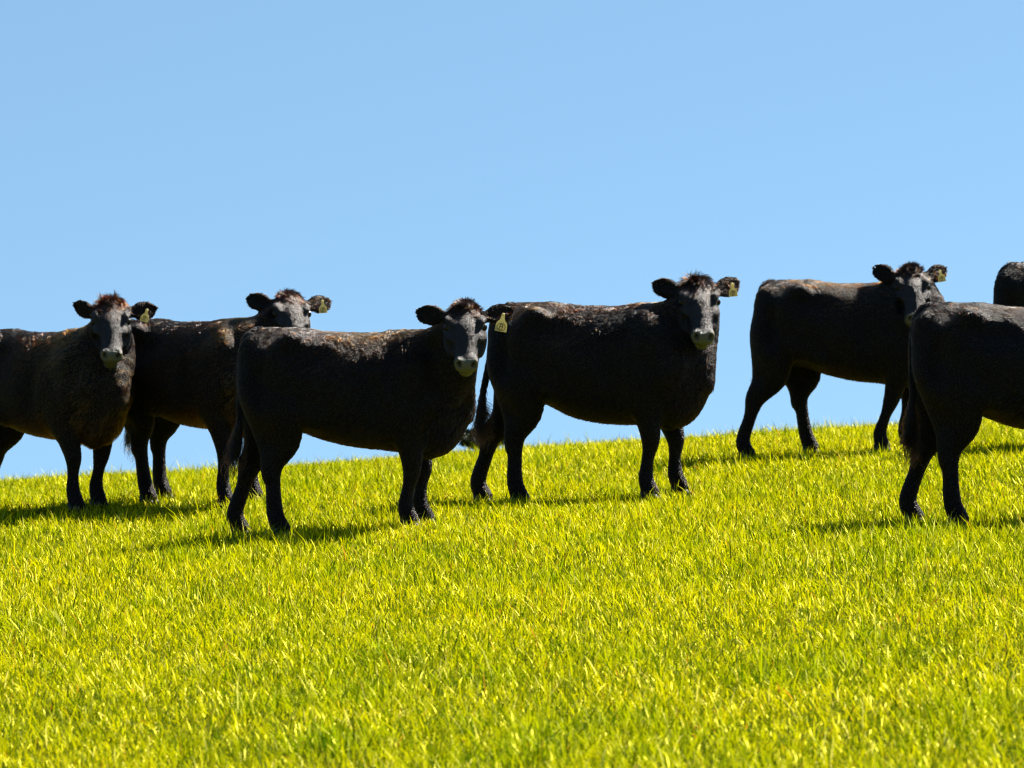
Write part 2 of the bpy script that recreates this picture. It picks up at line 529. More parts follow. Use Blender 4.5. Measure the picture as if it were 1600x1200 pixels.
    # flank fold between belly and thigh
    for s in (-1, 1):
        B.add(Sweep([(-0.10, 0.22 * s, 0.69), (-0.22, 0.2 * s, 0.73), (-0.32, 0.185 * s, 0.76)], [0.06, 0.06, 0.06], [0.05, 0.05, 0.06], (0, 0, 1)), 0.08, 'belly')
        B.cut(Ball((-0.13, 0.325 * s, 1.09), (0.14, 0.11, 0.085)), 0.08)          # hollow before the hip
        B.cut(Ball((0.24, 0.365 * s, 0.90), (0.065, 0.10, 0.24)), 0.08)
        B.cut(Ball((-0.47, 0.30 * s, 0.93), (0.05, 0.09, 0.16)), 0.07)            # between thigh and hamstring
        B.cut(Ball((0.64, 0.33 * s, 1.00), (0.05, 0.12, 0.17)), 0.08)             # in front of the shoulder            # behind the shoulder
    B.add(Sweep([(0.765, 0, 0.84), (0.735, 0, 0.70), (0.665, 0, 0.585), (0.56, 0, 0.515)], [0.06, 0.075, 0.075, 0.06], [0.05, 0.07, 0.08, 0.07], (1, 0, 0)), 0.06, 'belly')
    if spec.get('sheath'):
        B.add(Ball((-0.03, 0, 0.545 - spec.get('fat', 0)), (0.17, 0.10, 0.055)), 0.08, 'belly')
    # tail
    tx = spec.get('tail', 0.0)
    tb = spec.get('tailback', 0.0)
    tail_pts = [(-0.50, 0, 1.225), (-0.560, 0.0, 1.19), (-0.598, tx * .2, 1.06), (-0.606 - tb * .5, tx * .5, 0.88), (-0.606 - tb, tx * .8, 0.72), (-0.616 - tb * 1.2, tx, 0.60)]
    B.add(Sweep(tail_pts, [0.045, 0.036, 0.028, 0.023, 0.020, 0.016], [0.045, 0.034, 0.026, 0.022, 0.02, 0.016], (1, 0, 0)), 0.02, 'tail')

    has_head = 'poll' in spec
    eyes = []; tagframe = None
    pads = []
    if has_head:
        pxp, pyp, dd = spec['poll']
        Pw = point_at(pxp, pyp, d + dd)
        PL = to_local(Pw)
        ya = math.radians(spec['face'])                # + turns the nose to picture right
        pit = math.radians(spec['nose']); rl = math.radians(spec.get('roll', 0))
        hor = np.array([math.sin(ya), -math.cos(ya), 0.0])
        up = np.array([0, 0, 1.0])
        Fw = hor * math.cos(pit) - up * math.sin(pit)
        Uw = hor * math.sin(pit) + up * math.cos(pit)
        Lw = np.cross(Uw, Fw)                           # animal's left
        cR, sR = math.cos(rl), math.sin(rl)             # roll about the line of sight
        Rm = np.array(Matrix.Rotation(rl, 3, Vector((0, 1, 0))))
        Fw, Uw, Lw = Rm @ Fw, Rm @ Uw, Rm @ Lw
        F, U, L = rot_local(Fw), rot_local(Uw), rot_local(Lw)
        HM = np.stack([F, L, U])                        # rows: nose, left, face
        hs = spec.get('hs', 1.0)
        FK = 0.87; LK = 1.09
        def hp(f, l, u): return PL + (F * f * FK + L * l * LK + U * u) * hs
        head = [(-0.075, 0.05, -0.03, -0.11), (-0.05, 0.080, -0.002, -0.14), (0.0, 0.098, 0.012, -0.175), (0.07, 0.110, 0.026, -0.205), (0.15, 0.114, 0.028, -0.220),
                (0.215, 0.100, 0.020, -0.215), (0.28, 0.080, 0.004, -0.185), (0.34, 0.066, -0.012, -0.155), (0.385, 0.066, -0.022, -0.140),
                (0.425, 0.065, -0.030, -0.135), (0.455, 0.061, -0.040, -0.130), (0.478, 0.054, -0.056, -0.118), (0.488, 0.036, -0.070, -0.105)]
        head = [(a * hs * FK, b * hs * LK, c * hs, e * hs) for a, b, c, e in head]
        def htap(x): return np.interp(x / hs / FK, [-.05, .1, .2, .30, .42], [0.04, -0.03, 0.02, -0.12, -0.06])
        # neck
        back = unit(np.array([-0.55, 0, -0.25]) - 0.4 * U)
        N3 = hp(0.03, 0, -0.105)
        N0 = np.array([0.36, 0.0, 0.945]); 
        N1 = np.array([0.56, 0.0, 0.955]) * 0.8 + np.array([PL[0], PL[1], 0.955]) * 0.2
        N2 = (N1 * 0.42 + N3 * 0.58) + np.array([0.03, 0.0, 0.005])
        B.add(Sweep([N0, N1, N2, N3], [0.28, 0.238, 0.178, 0.128], [0.150, 0.122, 0.102, 0.098], (0, 0, 1), sub=6), 0.07, 'neck')
        # crest of the neck and throat / dewlap line
        thr = hp(0.16, 0, -0.19)
        B.add(Sweep([thr, thr * 0.5 + np.array([0.79, 0, 0.80]) * 0.5 + (0, 0, -0.02), (0.775, 0, 0.76)], [0.062, 0.060, 0.06], [0.050, 0.042, 0.05], unit(np.array([1, PL[1], 0]))), 0.07, 'neck')
        B.add(Sweep([(0.42, 0, 1.155), (np.array([0.42, 0, 1.155]) + hp(-0.03, 0, -0.06)) / 2 + (0, 0, -0.045), hp(0.0, 0, -0.07)], [0.05, 0.06, 0.07], [0.06, 0.06, 0.07], (0, 0, 1)), 0.08, 'neck')
        # skull
        B.add(Loft(head, PL, HM, n=2.05, taper=htap), 0.035, 'head')
        B.add(Ball(hp(-0.035, 0, -0.018), np.array([0.055, 0.062, 0.045]) * hs, HM), 0.04, 'poll')
        for s in (-1, 1):
            B.add(Ball(hp(0.108, 0.092 * s, -0.004), np.array([0.050, 0.032, 0.032]) * hs, HM), 0.03, 'head')        # brow
            B.add(Ball(hp(0.185, 0.080 * s, -0.125), np.array([0.095, 0.034, 0.075]) * hs, HM), 0.04, 'head')        # cheek
            B.add(Ball(hp(0.205, 0.082 * s, -0.035), np.array([0.06, 0.020, 0.020]) * hs, HM), 0.025, 'head')        # cheekbone
            B.add(Ball(hp(0.440, 0.042 * s, -0.056), np.array([0.036, 0.027, 0.030]) * hs, HM), 0.02, 'muzzle')      # nostril wing
        B.add(Ball(hp(0.445, 0, -0.085), np.array([0.042, 0.055, 0.043]) * hs, HM), 0.02, 'muzzle')
        B.add(Ball(hp(0.415, 0, -0.150), np.array([0.050, 0.046, 0.026]) * hs, HM), 0.02, 'muzzle')                  # chin
        for s in (-1, 1):
            B.cut(Ball(hp(0.139, 0.118 * s, -0.018), np.array([0.036, 0.022, 0.030]) * hs, HM), 0.018)               # eye socket
            B.cut(Ball(hp(0.474, 0.042 * s, -0.053), np.array([0.055, 0.0130, 0.020]) * hs, unitframe(F, L, U, s)), 0.008)   # nostril
            B.cut(Ball(hp(0.30, 0.088 * s, -0.075), np.array([0.07, 0.022, 0.03]) * hs, HM), 0.03)
            eyes.append((hp(0.139, 0.1005 * s, -0.024), 0.0230 * hs))
        B.cut(Sweep([hp(0.36, 0.075, -0.118), hp(0.44, 0.06, -0.120), hp(0.478, 0.0, -0.118), hp(0.44, -0.06, -0.120), hp(0.36, -0.075, -0.118)],
                    [0.006] * 5, [0.010] * 5, U), 0.010)
        # ears
        for s, key in ((1, 'earL'), (-1, 'earR')):
            el, eb, tw = spec.get(key, (18, 6, 20))     # up angle, back angle, twist (degrees), in head frame
            c0 = hp(0.020, 0.085 * s, -0.045)
            ax = unit(L * s * math.cos(math.radians(el)) * math.cos(math.radians(eb)) - F * math.sin(math.radians(el)) - U * math.sin(math.radians(eb)))
            wide = unit(F - ax * (F @ ax))              # ear's broad direction (down the face)
            nrm = np.cross(ax, wide) * s
            nrm = nrm if nrm @ U > 0 else -nrm
            a = math.radians(tw)
            wide2 = wide * math.cos(a) - nrm * math.sin(a); nrm2 = nrm * math.cos(a) + wide * math.sin(a)
            Ln = 0.235 * hs
            ctr = [c0 + ax * t * Ln + wide2 * b * hs for t, b in ((0.0, 0.0), (0.22, 0.002), (0.45, 0.006), (0.72, 0.004), (0.92, -0.006))]
            wd = np.array([0.028, 0.038, 0.064, 0.058, 0.020]) * hs; th = np.array([0.030, 0.025, 0.021, 0.017, 0.013]) * hs
            B.add(Sweep(ctr, wd, th, wide2), 0.022, 'ear')
            cc = [c + nrm2 * q * hs for c, q in zip(ctr[1:], (0.028, 0.026, 0.021, 0.016))]
            B.cut(Sweep(cc, (wd[1:] * np.array([0.55, 0.70, 0.72, 0.5])), [0.020 * hs] * 4, wide2), 0.012)
            if s == 1:
                tagframe = (ctr[2] + wide2 * 0.030 * hs + nrm2 * 0.022 * hs, nrm2)
    V, Q = B.build(spec.get('res', 0.0125))
    body = np_mesh('cow', V, Q, M_HIDE)
    body.location = O; body.rotation_euler = (0, 0, yaw); body.scale = (sc, sc, sc)
    body['label'] = spec['label']; body['category'] = 'cow'; body['group'] = 'black cattle standing on the grassy ridge'
    # pad mask (bare nose leather)
    pad = np.zeros(len(V), np.float32)
    if has_head:
        hv = ((V - PL) @ HM.T) / hs; hv[:, 0] /= 0.87
        pad = np.clip((hv[:, 0] - 0.418) / 0.03, 0, 1) * np.clip((0.002 - hv[:, 2]) / 0.02, 0, 1) * np.clip((hv[:, 2] + 0.185) / 0.02, 0, 1) * (np.abs(hv[:, 1]) < 0.11)
        pad *= (hv[:, 0] < 0.52)
        pad *= np.isin(B.tags(V), ('head', 'muzzle'))
    gl = np.zeros(len(V), np.float32)
    if has_head:
        gl[np.isin(B.tags(V), ('head', 'muzzle'))] = 1.0
    ag = body.data.attributes.new('gloss', 'FLOAT', 'POINT'); ag.data.foreach_set('value', gl)
    at = body.data.attributes.new('pad', 'FLOAT', 'POINT'); at.data.foreach_set('value', pad.astype(np.float32))
    # eyes, hooves
    for c, r in eyes:
        add_eye(c, r, body)
    for x, yl, zf, s, fore, key in hooves:
        add_hoof((x, yl, zf), fore, body)
    if tagframe is not None:
        add_tag(tagframe, spec, rot_local, body, sc)
    add_fur(body, V, Q, B, pad, spec, (PL, F, L, U, hs) if has_head else None)
    add_switch(body, tail_pts, spec)
    return body

def unitframe(F, L, U, s):
    a = unit(F * 0.9 + L * 0.25 * s); b = unit(L - a * (L @ a)); c = np.cross(a, b)
    # nostril slit leans outward at the top
    k = math.radians(28 * s)
    return np.stack([a, b * math.cos(k) - c * math.sin(k), c * math.cos(k) + b * math.sin(k)])

def add_eye(c, r, parent):
    vs, fs = [], []
    nu, nv = 12, 8
    for i in range(nv + 1):
        th = math.pi * i / nv
        for j in range(nu):
            ph = 2 * math.pi * j / nu
            vs.append(c + r * np.array([math.sin(th) * math.cos(ph), math.sin(th) * math.sin(ph), math.cos(th)]))
    for i in range(nv):
        for j in range(nu):
            fs.append((i * nu + j, (i + 1) * nu + j, (i + 1) * nu + (j + 1) % nu, i * nu + (j + 1) % nu))
    return mesh_obj('eye', vs, fs, M_EYE, parent)

def add_hoof(p, fore, parent):
    x, y, z = p
    vs, fs = [], []
    for s in (-1, 1):
        base = len(vs)
        rings = [(0.0, 1.0, 0.020), (0.025, 0.94, 0.008), (0.062, 0.76, -0.006)]
        n = 10
        for h, k, dx in rings:
            for j in range(n):
                a = 2 * math.pi * j / n
                vs.append((x + dx + 0.064 * k * math.cos(a), y + s * 0.027 + 0.025 * k * math.sin(a), z + h - 0.004))
        for i in range(len(rings) - 1):
            for j in range(n):
                fs.append((base + i * n + j, base + i * n + (j + 1) % n, base + (i + 1) * n + (j + 1) % n, base + (i + 1) * n + j))
        fs.append(tuple(base + j for j in range(n))[::-1])
        fs.append(tuple(base + 2 * n + j for j in range(n)))
    return mesh_obj('hoof', vs, fs, M_HOOF, parent)

LETTER_B = [[(-.30, -.5), (-.30, .5), (.12, .5), (.26, .40), (.26, .16), (.12, .04), (-.30, .04)], [(.12, .04), (.32, -.08), (.32, -.38), (.16, -.5), (-.30, -.5)]]

def add_tag(fr, spec, rot_local, parent, sc):
    P, nrm = fr
    # plate hangs from the stud: vertical, facing where the ear faces
    ya = math.radians(spec['face'] * 0.6)
    n = rot_local(np.array([math.sin(ya) , -math.cos(ya), 0.08])); n = unit(n)
    up = unit(np.array([0, 0, 1.0]) - n * n[2])
    rt = np.cross(up, n)                                # picture right
    a = math.radians(spec.get('tagroll', -8))
    rt, up = rt * math.cos(a) + up * math.sin(a), up * math.cos(a) - rt * math.sin(a)
    P = P + n * 0.012 + rt * spec.get('tagx', 0.020) + up * spec.get('tagy', 0.036)
    k = spec.get('tagk', 0.64)
    out = [(-.012, .0), (-.013, -.022), (-.019, -.040), (-.036, -.058), (-.040, -.070), (-.043, -.118), (-.040, -.122), (.040, -.122), (.043, -.118), (.040, -.070), (.036, -.058), (.019, -.040), (.013, -.022), (.012, .0), (.007, .010), (-.007, .010)]
    m = len(out)
    vs = [P + (rt * x + up * y) * k + n * 0.002 for x, y in out] + [P + (rt * x + up * y) * k - n * 0.002 for x, y in out]
    fs = [tuple(range(m))[::1], tuple(range(m, 2 * m))[::-1]] + [(i, m + i, m + (i + 1) % m, (i + 1) % m) for i in range(m)]
    tag = mesh_obj('ear_tag', vs, fs, M_TAG, parent, smooth=False)
    tag['label'] = 'yellow plastic ear tag marked with a circled letter B'
    # stud
    vs, fs = [], []
    for h, r in ((0.002, .010), (0.007, .009), (0.009, .005)):
        for j in range(10):
            t = j * math.pi / 5
            vs.append(P + n * h + (rt * math.cos(t) + up * math.sin(t)) * r)
    for i in range(2):
        for j in range(10):
            fs.append((i * 10 + j, i * 10 + (j + 1) % 10, i * 10 + 10 + (j + 1) % 10, i * 10 + 10 + j))
    fs.append(tuple(20 + j for j in range(10)))
    mesh_obj('stud', vs, fs, M_TAG, tag)
    # written mark: a ring round a letter B
    c = (0.0, -.090)
    strokes = [[(c[0] + .029 * math.cos(t), c[1] + .027 * math.sin(t)) for t in np.linspace(0.2, 6.4, 26)]]
    for s in LETTER_B:
        strokes.append([(c[0] + x * .034 + y * .006, c[1] + y * .034) for x, y in s])
    vs, fs = [], []
    for q in strokes:
        q = np.array(q); w = 0.0021 if len(q) > 10 else 0.0029
        for i in range(len(q) - 1):
            dv = unit(q[i + 1] - q[i]); nn = np.array([-dv[1], dv[0]])
            a0, b0 = q[i] - dv * w * .6, q[i + 1] + dv * w * .6
            b = len(vs)
            for e in (a0 - nn * w, b0 - nn * w, b0 + nn * w, a0 + nn * w):
                vs.append(P + (rt * e[0] + up * e[1]) * k + n * (0.0034 + 0.00012 * (len(vs) // 4 % 7)))
            fs.append((b, b + 1, b + 2, b + 3))
    mesh_obj('letter', vs, fs, M_INK, tag, smooth=False)

# ------------------------------------------------------------------ coat
FUR_COUNT = 75000
def curves_obj(name, P, R, mat, parent):
    """P (n, k, 3) curve points, R (n, k) radii."""
    n, k = P.shape[:2]
    hc = bpy.data.hair_curves.new(name)
    hc.add_curves([k] * n)
    hc.attributes['position'].data.foreach_set('vector', P.astype(np.float32).ravel())
    a = hc.attributes.get('radius') or hc.attributes.new('radius', 'FLOAT', 'POINT')
    a.data.foreach_set('value', R.astype(np.float32).ravel())
    hc.materials.append(mat)
    return link(bpy.data.objects.new(name, hc), parent)

LEN = {'torso': 0.019, 'belly': 0.030, 'neck': 0.018, 'head': 0.013, 'poll': 0.050, 'muzzle': 0.006, 'ear': 0.010, 'leg': 0.011, 'tail': 0.024}
def add_fur(body, V, Q, B, pad, spec, hf):
    rng = np.random.default_rng(spec['seed'])
    A, Bv, C, Dv = V[Q[:, 0]], V[Q[:, 1]], V[Q[:, 2]], V[Q[:, 3]]
    nr = np.cross(C - A, Dv - Bv); ar = np.linalg.norm(nr, axis=1) + 1e-12; nr /= ar[:, None]
    cen = (A + Bv + C + Dv) / 4
    tg = B.tags(cen)
    w = ar.copy()
    boost = {'head': 3.2, 'poll': 4.5, 'ear': 2.6, 'muzzle': 3.0}
    for k_, b_ in boost.items():
        w[tg == k_] *= b_
    w[pad[Q].mean(1) > 0.35] = 0
    side = np.isin(tg, ('torso', 'neck', 'leg')) & (np.abs(nr[:, 2]) < 0.3)
    w[side] *= 1.15
    w[cen[:, 2] < 0.03] *= 0.2
    n = spec.get('hairs', FUR_COUNT)
    f = rng.choice(len(Q), n, p=w / w.sum())
    u, v = rng.random(n)[:, None], rng.random(n)[:, None]
    root = (A[f] * (1-u) + Bv[f] * u) * (1-v) + (Dv[f] * (1-u) + C[f] * u) * v
    N = nr[f]; T = tg[f]
    ln = np.array([LEN[t] for t in T])
    # combing field
    comb = np.tile(np.array([-0.75, 0, -0.55]), (n, 1))
    comb[T == 'leg'] = (-0.1, 0, -1)
    comb[T == 'belly'] = (-0.5, 0, -0.6)
    comb[T == 'tail'] = (0, 0, -1)
    lift = np.full(n, 0.13)
    if hf is not None:
        PL, F, L, U, hs = hf
        hd = np.isin(T, ('head', 'muzzle', 'poll'))
        hv = ((root - PL) @ np.stack([F, L, U]).T) / hs; hv[:, 0] /= 0.87
        comb[hd] = F - U * 0.3
        lift[hd] = 0.25
        ear = T == 'ear'
        comb[ear] = L[None] * np.sign(hv[ear, 1])[:, None] * 0.9 + (N[ear] * 0.3)
        lift[ear] = 0.45
        # forelock: long hair round the crown
        edge = 0.068 + 0.022 * noise3(root, 60.0, spec['seed'] + 6)[:, 0]
        crown = hd & (hv[:, 0] < edge) & (np.abs(hv[:, 1]) < 0.095)
        k = np.clip((edge + 0.015 - hv[:, 0]) / 0.08, 0, 1)
        ln = np.where(crown, 0.010 + 0.014 * k, ln)
        spike = crown & (hv[:, 0] < -0.01) & (rng.random(n) < 0.30)
        ln = np.where(spike, spec.get('crest', 0.036), ln)
        lift = np.where(crown, 0.30, lift); lift = np.where(spike, 0.95, lift)
        face = hd & ~crown
        ln = np.where(face, 0.008, ln); lift = np.where(face, 0.12, lift)
        ln = np.where(face & (hv[:, 0] > 0.2), 0.006, ln)
        # keep the eyes clear of hair
        for s_ in (-1, 1):
            e = PL + (F * 0.139 * 0.87 + L * 0.109 * s_ - U * 0.022) * hs
            near = np.linalg.norm(root - e, axis=1) < 0.034 * hs
            ln = np.where(near, 0.002, ln)
    # longer hair on the topline, under the belly
    low = (T == 'torso') & (N[:, 2] < -0.3)
    ln[low] = 0.032; lift[low] = 0.5
    flat = np.clip((0.45 - np.abs(N[:, 2])) / 0.25, 0, 1) * np.isin(T, ('torso', 'neck'))
    lift = lift * (1 - 0.65 * flat); ln = ln * (1 - 0.15 * flat)
    top = (T == 'torso') & (N[:, 2] > 0.75)
    ln[top] = 0.024
    ln *= rng.uniform(0.65, 1.25, n)
    comb = comb - N * (comb * N).sum(1)[:, None]
    comb /= np.linalg.norm(comb, axis=1)[:, None] + 1e-9
    w1 = noise3(root, 9.0, spec['seed']) * 0.30 + noise3(root, 34.0, spec['seed'] + 1) * 0.45 + noise3(root, 85.0, spec['seed'] + 4) * 0.40
    w1 *= np.where(N[:, 2] > 0.25, 0.75, 0.14)[:, None]
    if hf is not None:
        w1[face] *= 0.35
    w1 -= N * (w1 * N).sum(1)[:, None]
    tuft = 0.6 * noise3(root, 26.0, spec['seed'] + 2)[:, 0] + 0.7 * noise3(root, 95.0, spec['seed'] + 5)[:, 0]
    lift = lift + np.where(N[:, 2] > 0.3, 0.10, 0.02) * tuft * (1 - 0.8 * flat) * np.where(ln > 0.012, 1, 0.3)
    ln = ln * (1 + np.where(N[:, 2] > 0.3, 0.18, 0.06) * tuft)
    d0 = comb + w1 + N * lift[:, None] * 1.4 + rng.normal(0, 0.035, (n, 3))
    d0 /= np.linalg.norm(d0, axis=1)[:, None]
    d1 = comb + w1 * 1.3 + N * lift[:, None] * 0.45 + rng.normal(0, 0.05, (n, 3)) - np.array([0, 0, 0.15])
    d1 /= np.linalg.norm(d1, axis=1)[:, None]
    P = np.stack([root - N * 0.002, root + d0 * (ln * 0.36)[:, None], root + (d0 * 0.45 + d1 * 0.25) * ln[:, None], root + (d0 * 0.45 + d1 * 0.55) * ln[:, None]], 1)
    r = rng.uniform(0.0008, 0.0013, n)
    if hf is not None:
        r[face] *= 0.65
    R = np.stack([r, r * 0.95, r * 0.7, r * 0.15], 1)
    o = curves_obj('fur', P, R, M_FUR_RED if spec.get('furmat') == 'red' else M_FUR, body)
    o['kind'] = 'stuff'
    # sun-bleached coat with sunlit band painted in: browner back, crown and shoulders, soft patches
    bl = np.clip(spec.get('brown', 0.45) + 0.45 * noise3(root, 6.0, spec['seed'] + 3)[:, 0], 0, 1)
    up = np.clip(N[:, 2] * 1.1 + 0.1, 0, 1)  # upward-facing hair gets a lighter brown, strengthening the lit band by colour
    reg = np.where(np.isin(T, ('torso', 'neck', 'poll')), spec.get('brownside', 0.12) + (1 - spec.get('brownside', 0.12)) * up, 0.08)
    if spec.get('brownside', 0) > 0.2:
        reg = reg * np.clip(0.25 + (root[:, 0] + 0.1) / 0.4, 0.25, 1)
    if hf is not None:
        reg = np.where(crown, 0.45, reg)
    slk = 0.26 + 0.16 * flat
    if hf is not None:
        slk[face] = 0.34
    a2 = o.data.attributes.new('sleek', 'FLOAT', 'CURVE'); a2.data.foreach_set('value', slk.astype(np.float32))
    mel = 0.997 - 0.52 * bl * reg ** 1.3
    # chestnut chest, neck and shoulder hair
    ch = spec.get('chest', (0.16, 0.62))
    bodyhair = np.isin(T, ('torso', 'neck', 'belly')) | ((T == 'leg') & (root[:, 2] > 0.5))
    k = np.clip((root[:, 0] - ch[1]) / 0.22, 0, 1) * np.clip(1.25 - root[:, 2], 0, 0.35) / 0.35
    mel = np.where(bodyhair, np.clip(mel - ch[0] * k * (0.75 + 0.5 * bl), 0.25, 1), mel)
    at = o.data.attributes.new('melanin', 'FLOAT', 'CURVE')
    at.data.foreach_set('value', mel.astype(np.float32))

def add_switch(body, tail_pts, spec):
    rng = np.random.default_rng(spec['seed'] + 50)
    n = 700
    p0, p1 = np.array(tail_pts[-2]), np.array(tail_pts[-1])
    t = rng.random(n)[:, None] ** 0.7
    root = p0 + (p1 - p0) * t + rng.normal(0, 0.008, (n, 3))
    k = 9
    lock = rng.integers(0, 9, n)
    lo_dir = np.random.default_rng(spec['seed'] + 51).normal(0, 1, (9, 3)) * np.array([0.17, 0.10, 0.12]) + np.array([spec.get('switch', -0.03), 0, -1])
    ph = np.random.default_rng(spec['seed'] + 52).uniform(0, 6.28, 9)
    ln = rng.uniform(0.16, 0.30, n) * (0.6 + 0.4 * t[:, 0]) * spec.get('swlen', 1.0)
    P = np.zeros((n, k, 3))
    jit = rng.normal(0, 0.028, (n, 3))
    for i in range(k):
        s = i / (k - 1)
        q = root + (lo_dir[lock] + jit) * (ln * s)[:, None]
        amp = 0.028 * s ** 1.1
        q[:, 0] += amp * np.sin(ph[lock] + s * 8.5); q[:, 1] += amp * np.cos(ph[lock] * 1.7 + s * 7.0)
        P[:, i] = q
    R = np.repeat((np.linspace(1, 0.25, k) * 0.0017)[None], n, 0)
    o = curves_obj('tail_switch', P, R, M_TAILHAIR, body)

# ------------------------------------------------------------------ herd as the photograph has it
COWS = [
    dict(seed=1, px=528, d=29.9, yaw=-4, sc=1.02, RF=640, LF=664, RH=438, LH=375, poll=(727, 485, -0.42), face=2, roll=0, nose=48, earL=(24, 6, 25), earR=(22, 8, 25), tagroll=-10, tagx=0.022, tagy=0.024, tagk=0.86,
         fat=0.0, tail=-0.02, switch=-0.10, res=0.0105, hairs=105000,
         label='black cow side on with curly tail and clear yellow tag, head turned to face us'),
    dict(seed=2, px=915, d=32.0, yaw=-20, sc=1.07, RF=1015, LF=1063, RH=812, LH=754, poll=(1091, 447, -0.25), face=5, nose=46, earL=(38, 4, 25), earR=(36, 8, 25), tagroll=6,
         fat=0.03, chest=(0.26, 0.55), tail=-0.02, tailback=0.07, switch=-0.03, res=0.0105, hairs=105000,
         crest=0.055, label='larger black cow with spiky crown hair, standing clear against sky right behind another'),
    dict(seed=3, px=289, d=33.2, yaw=-40, sc=1.04, RF=354, LF=398, RH=232, LH=255, poll=(453, 468, -0.35), face=13, nose=43, earL=(24, 6, 25), earR=(36, 8, 25), tagroll=4,
         tail=0.13, switch=-0.06, drop=0.025, furmat='red', brown=0.7, brownside=0.5, chest=(0.27, 0.10),
         label='black cow whose muzzle is hidden behind the rump of the cow in front'),
    dict(seed=4, px=57, d=33.3, yaw=-42, sc=1.05, RF=120, LF=154, RH=-40, LH=-12, poll=(174, 478, -0.45), face=5, nose=48, earL=(20, 8, 30), earR=(40, 20, 60), tagroll=-16,
         tail=0.0, drop=0.065, furmat='red', brown=0.75, brownside=0.55, chest=(0.27, 0.22), crest=0.05, label='brownish cow with chest towards us, one ear pricked up, body cut off behind the shoulders'),
    dict(seed=5, px=1313, d=35.8, yaw=-12, sc=1.04, RF=1377, LF=1418, RH=1167, LH=1266, poll=(1424, 426, -0.2), face=4, nose=50, earL=(36, 6, 25), earR=(40, 8, 25), tagroll=12,
         tail=0.06, switch=0.02, swlen=0.6,
         label='black cow on the skyline with its hind legs spread wide, face partly behind another rump'),
    dict(seed=6, px=1591, d=28.3, yaw=-6, sc=1.03, RF=1712, LF=1738, RH=1496, LH=1426, poll=(1815, 450, -0.3), face=0, nose=62, fat=0.01,
         tail=-0.03, switch=-0.10, res=0.0115, hairs=90000,
         label='black cow showing rump, hanging tail and hind legs, its head out of frame'),
    dict(seed=7, px=1696, d=34.8, yaw=-16, sc=1.07, RF=1815, LF=1840, RH=1640, LH=1668, poll=(1860, 380, -0.2), face=10, nose=62, hairs=40000, res=0.014,
         tail=0.05, label='cow showing only a dark rounded rump above the back of the cut off cow'),
]
ROWS = [832, 785, 785, 794, 709, 814, 697]
for c, row in zip(COWS, ROWS):
    P = point_at(c['px'], row, c['d'])
    r0 = ray(c['px'], 700); x = r0[0] * c['d']
    BUMPS.append([x, c['d'], 0.0, 0.9])
# settle the little rises so that every animal stands where the photograph has it
for it in range(12):
    for c, row, b in zip(COWS, ROWS, BUMPS):
        want = point_at(c['px'], row, c['d'])[2]
        b[2] += 0.8 * (want - float(ground(b[0], b[1])))

# ------------------------------------------------------------------ ground sheet
def axis(fine, lo, hi, far):
    a = np.arange(lo, hi + 1e-6, fine)
    g = [hi]; s = fine
    while g[-1] < far:
        s *= 1.35; g.append(g[-1] + s)
    l = [lo]; s = fine
    while l[-1] > -far:
        s *= 1.35; l.append(l[-1] - s)
    return np.concatenate([np.array(l[1:])[::-1], a, np.array(g[1:])])
gx, gy = axis(0.25, -9, 9, 2500), axis(0.25, 6, 60, 2500)
GX, GY = np.meshgrid(gx, gy, indexing='ij')
GV = np.stack([GX.ravel(), GY.ravel(), ground(GX, GY).ravel()], 1)
nx, ny = len(gx), len(gy)
ii = np.arange(nx * ny).reshape(nx, ny)
GF = np.stack([ii[:-1, :-1].ravel(), ii[1:, :-1].ravel(), ii[1:, 1:].ravel(), ii[:-1, 1:].ravel()], 1)
g_o = np_mesh('ground', GV, GF, M_GROUND)
g_o['kind'] = 'structure'

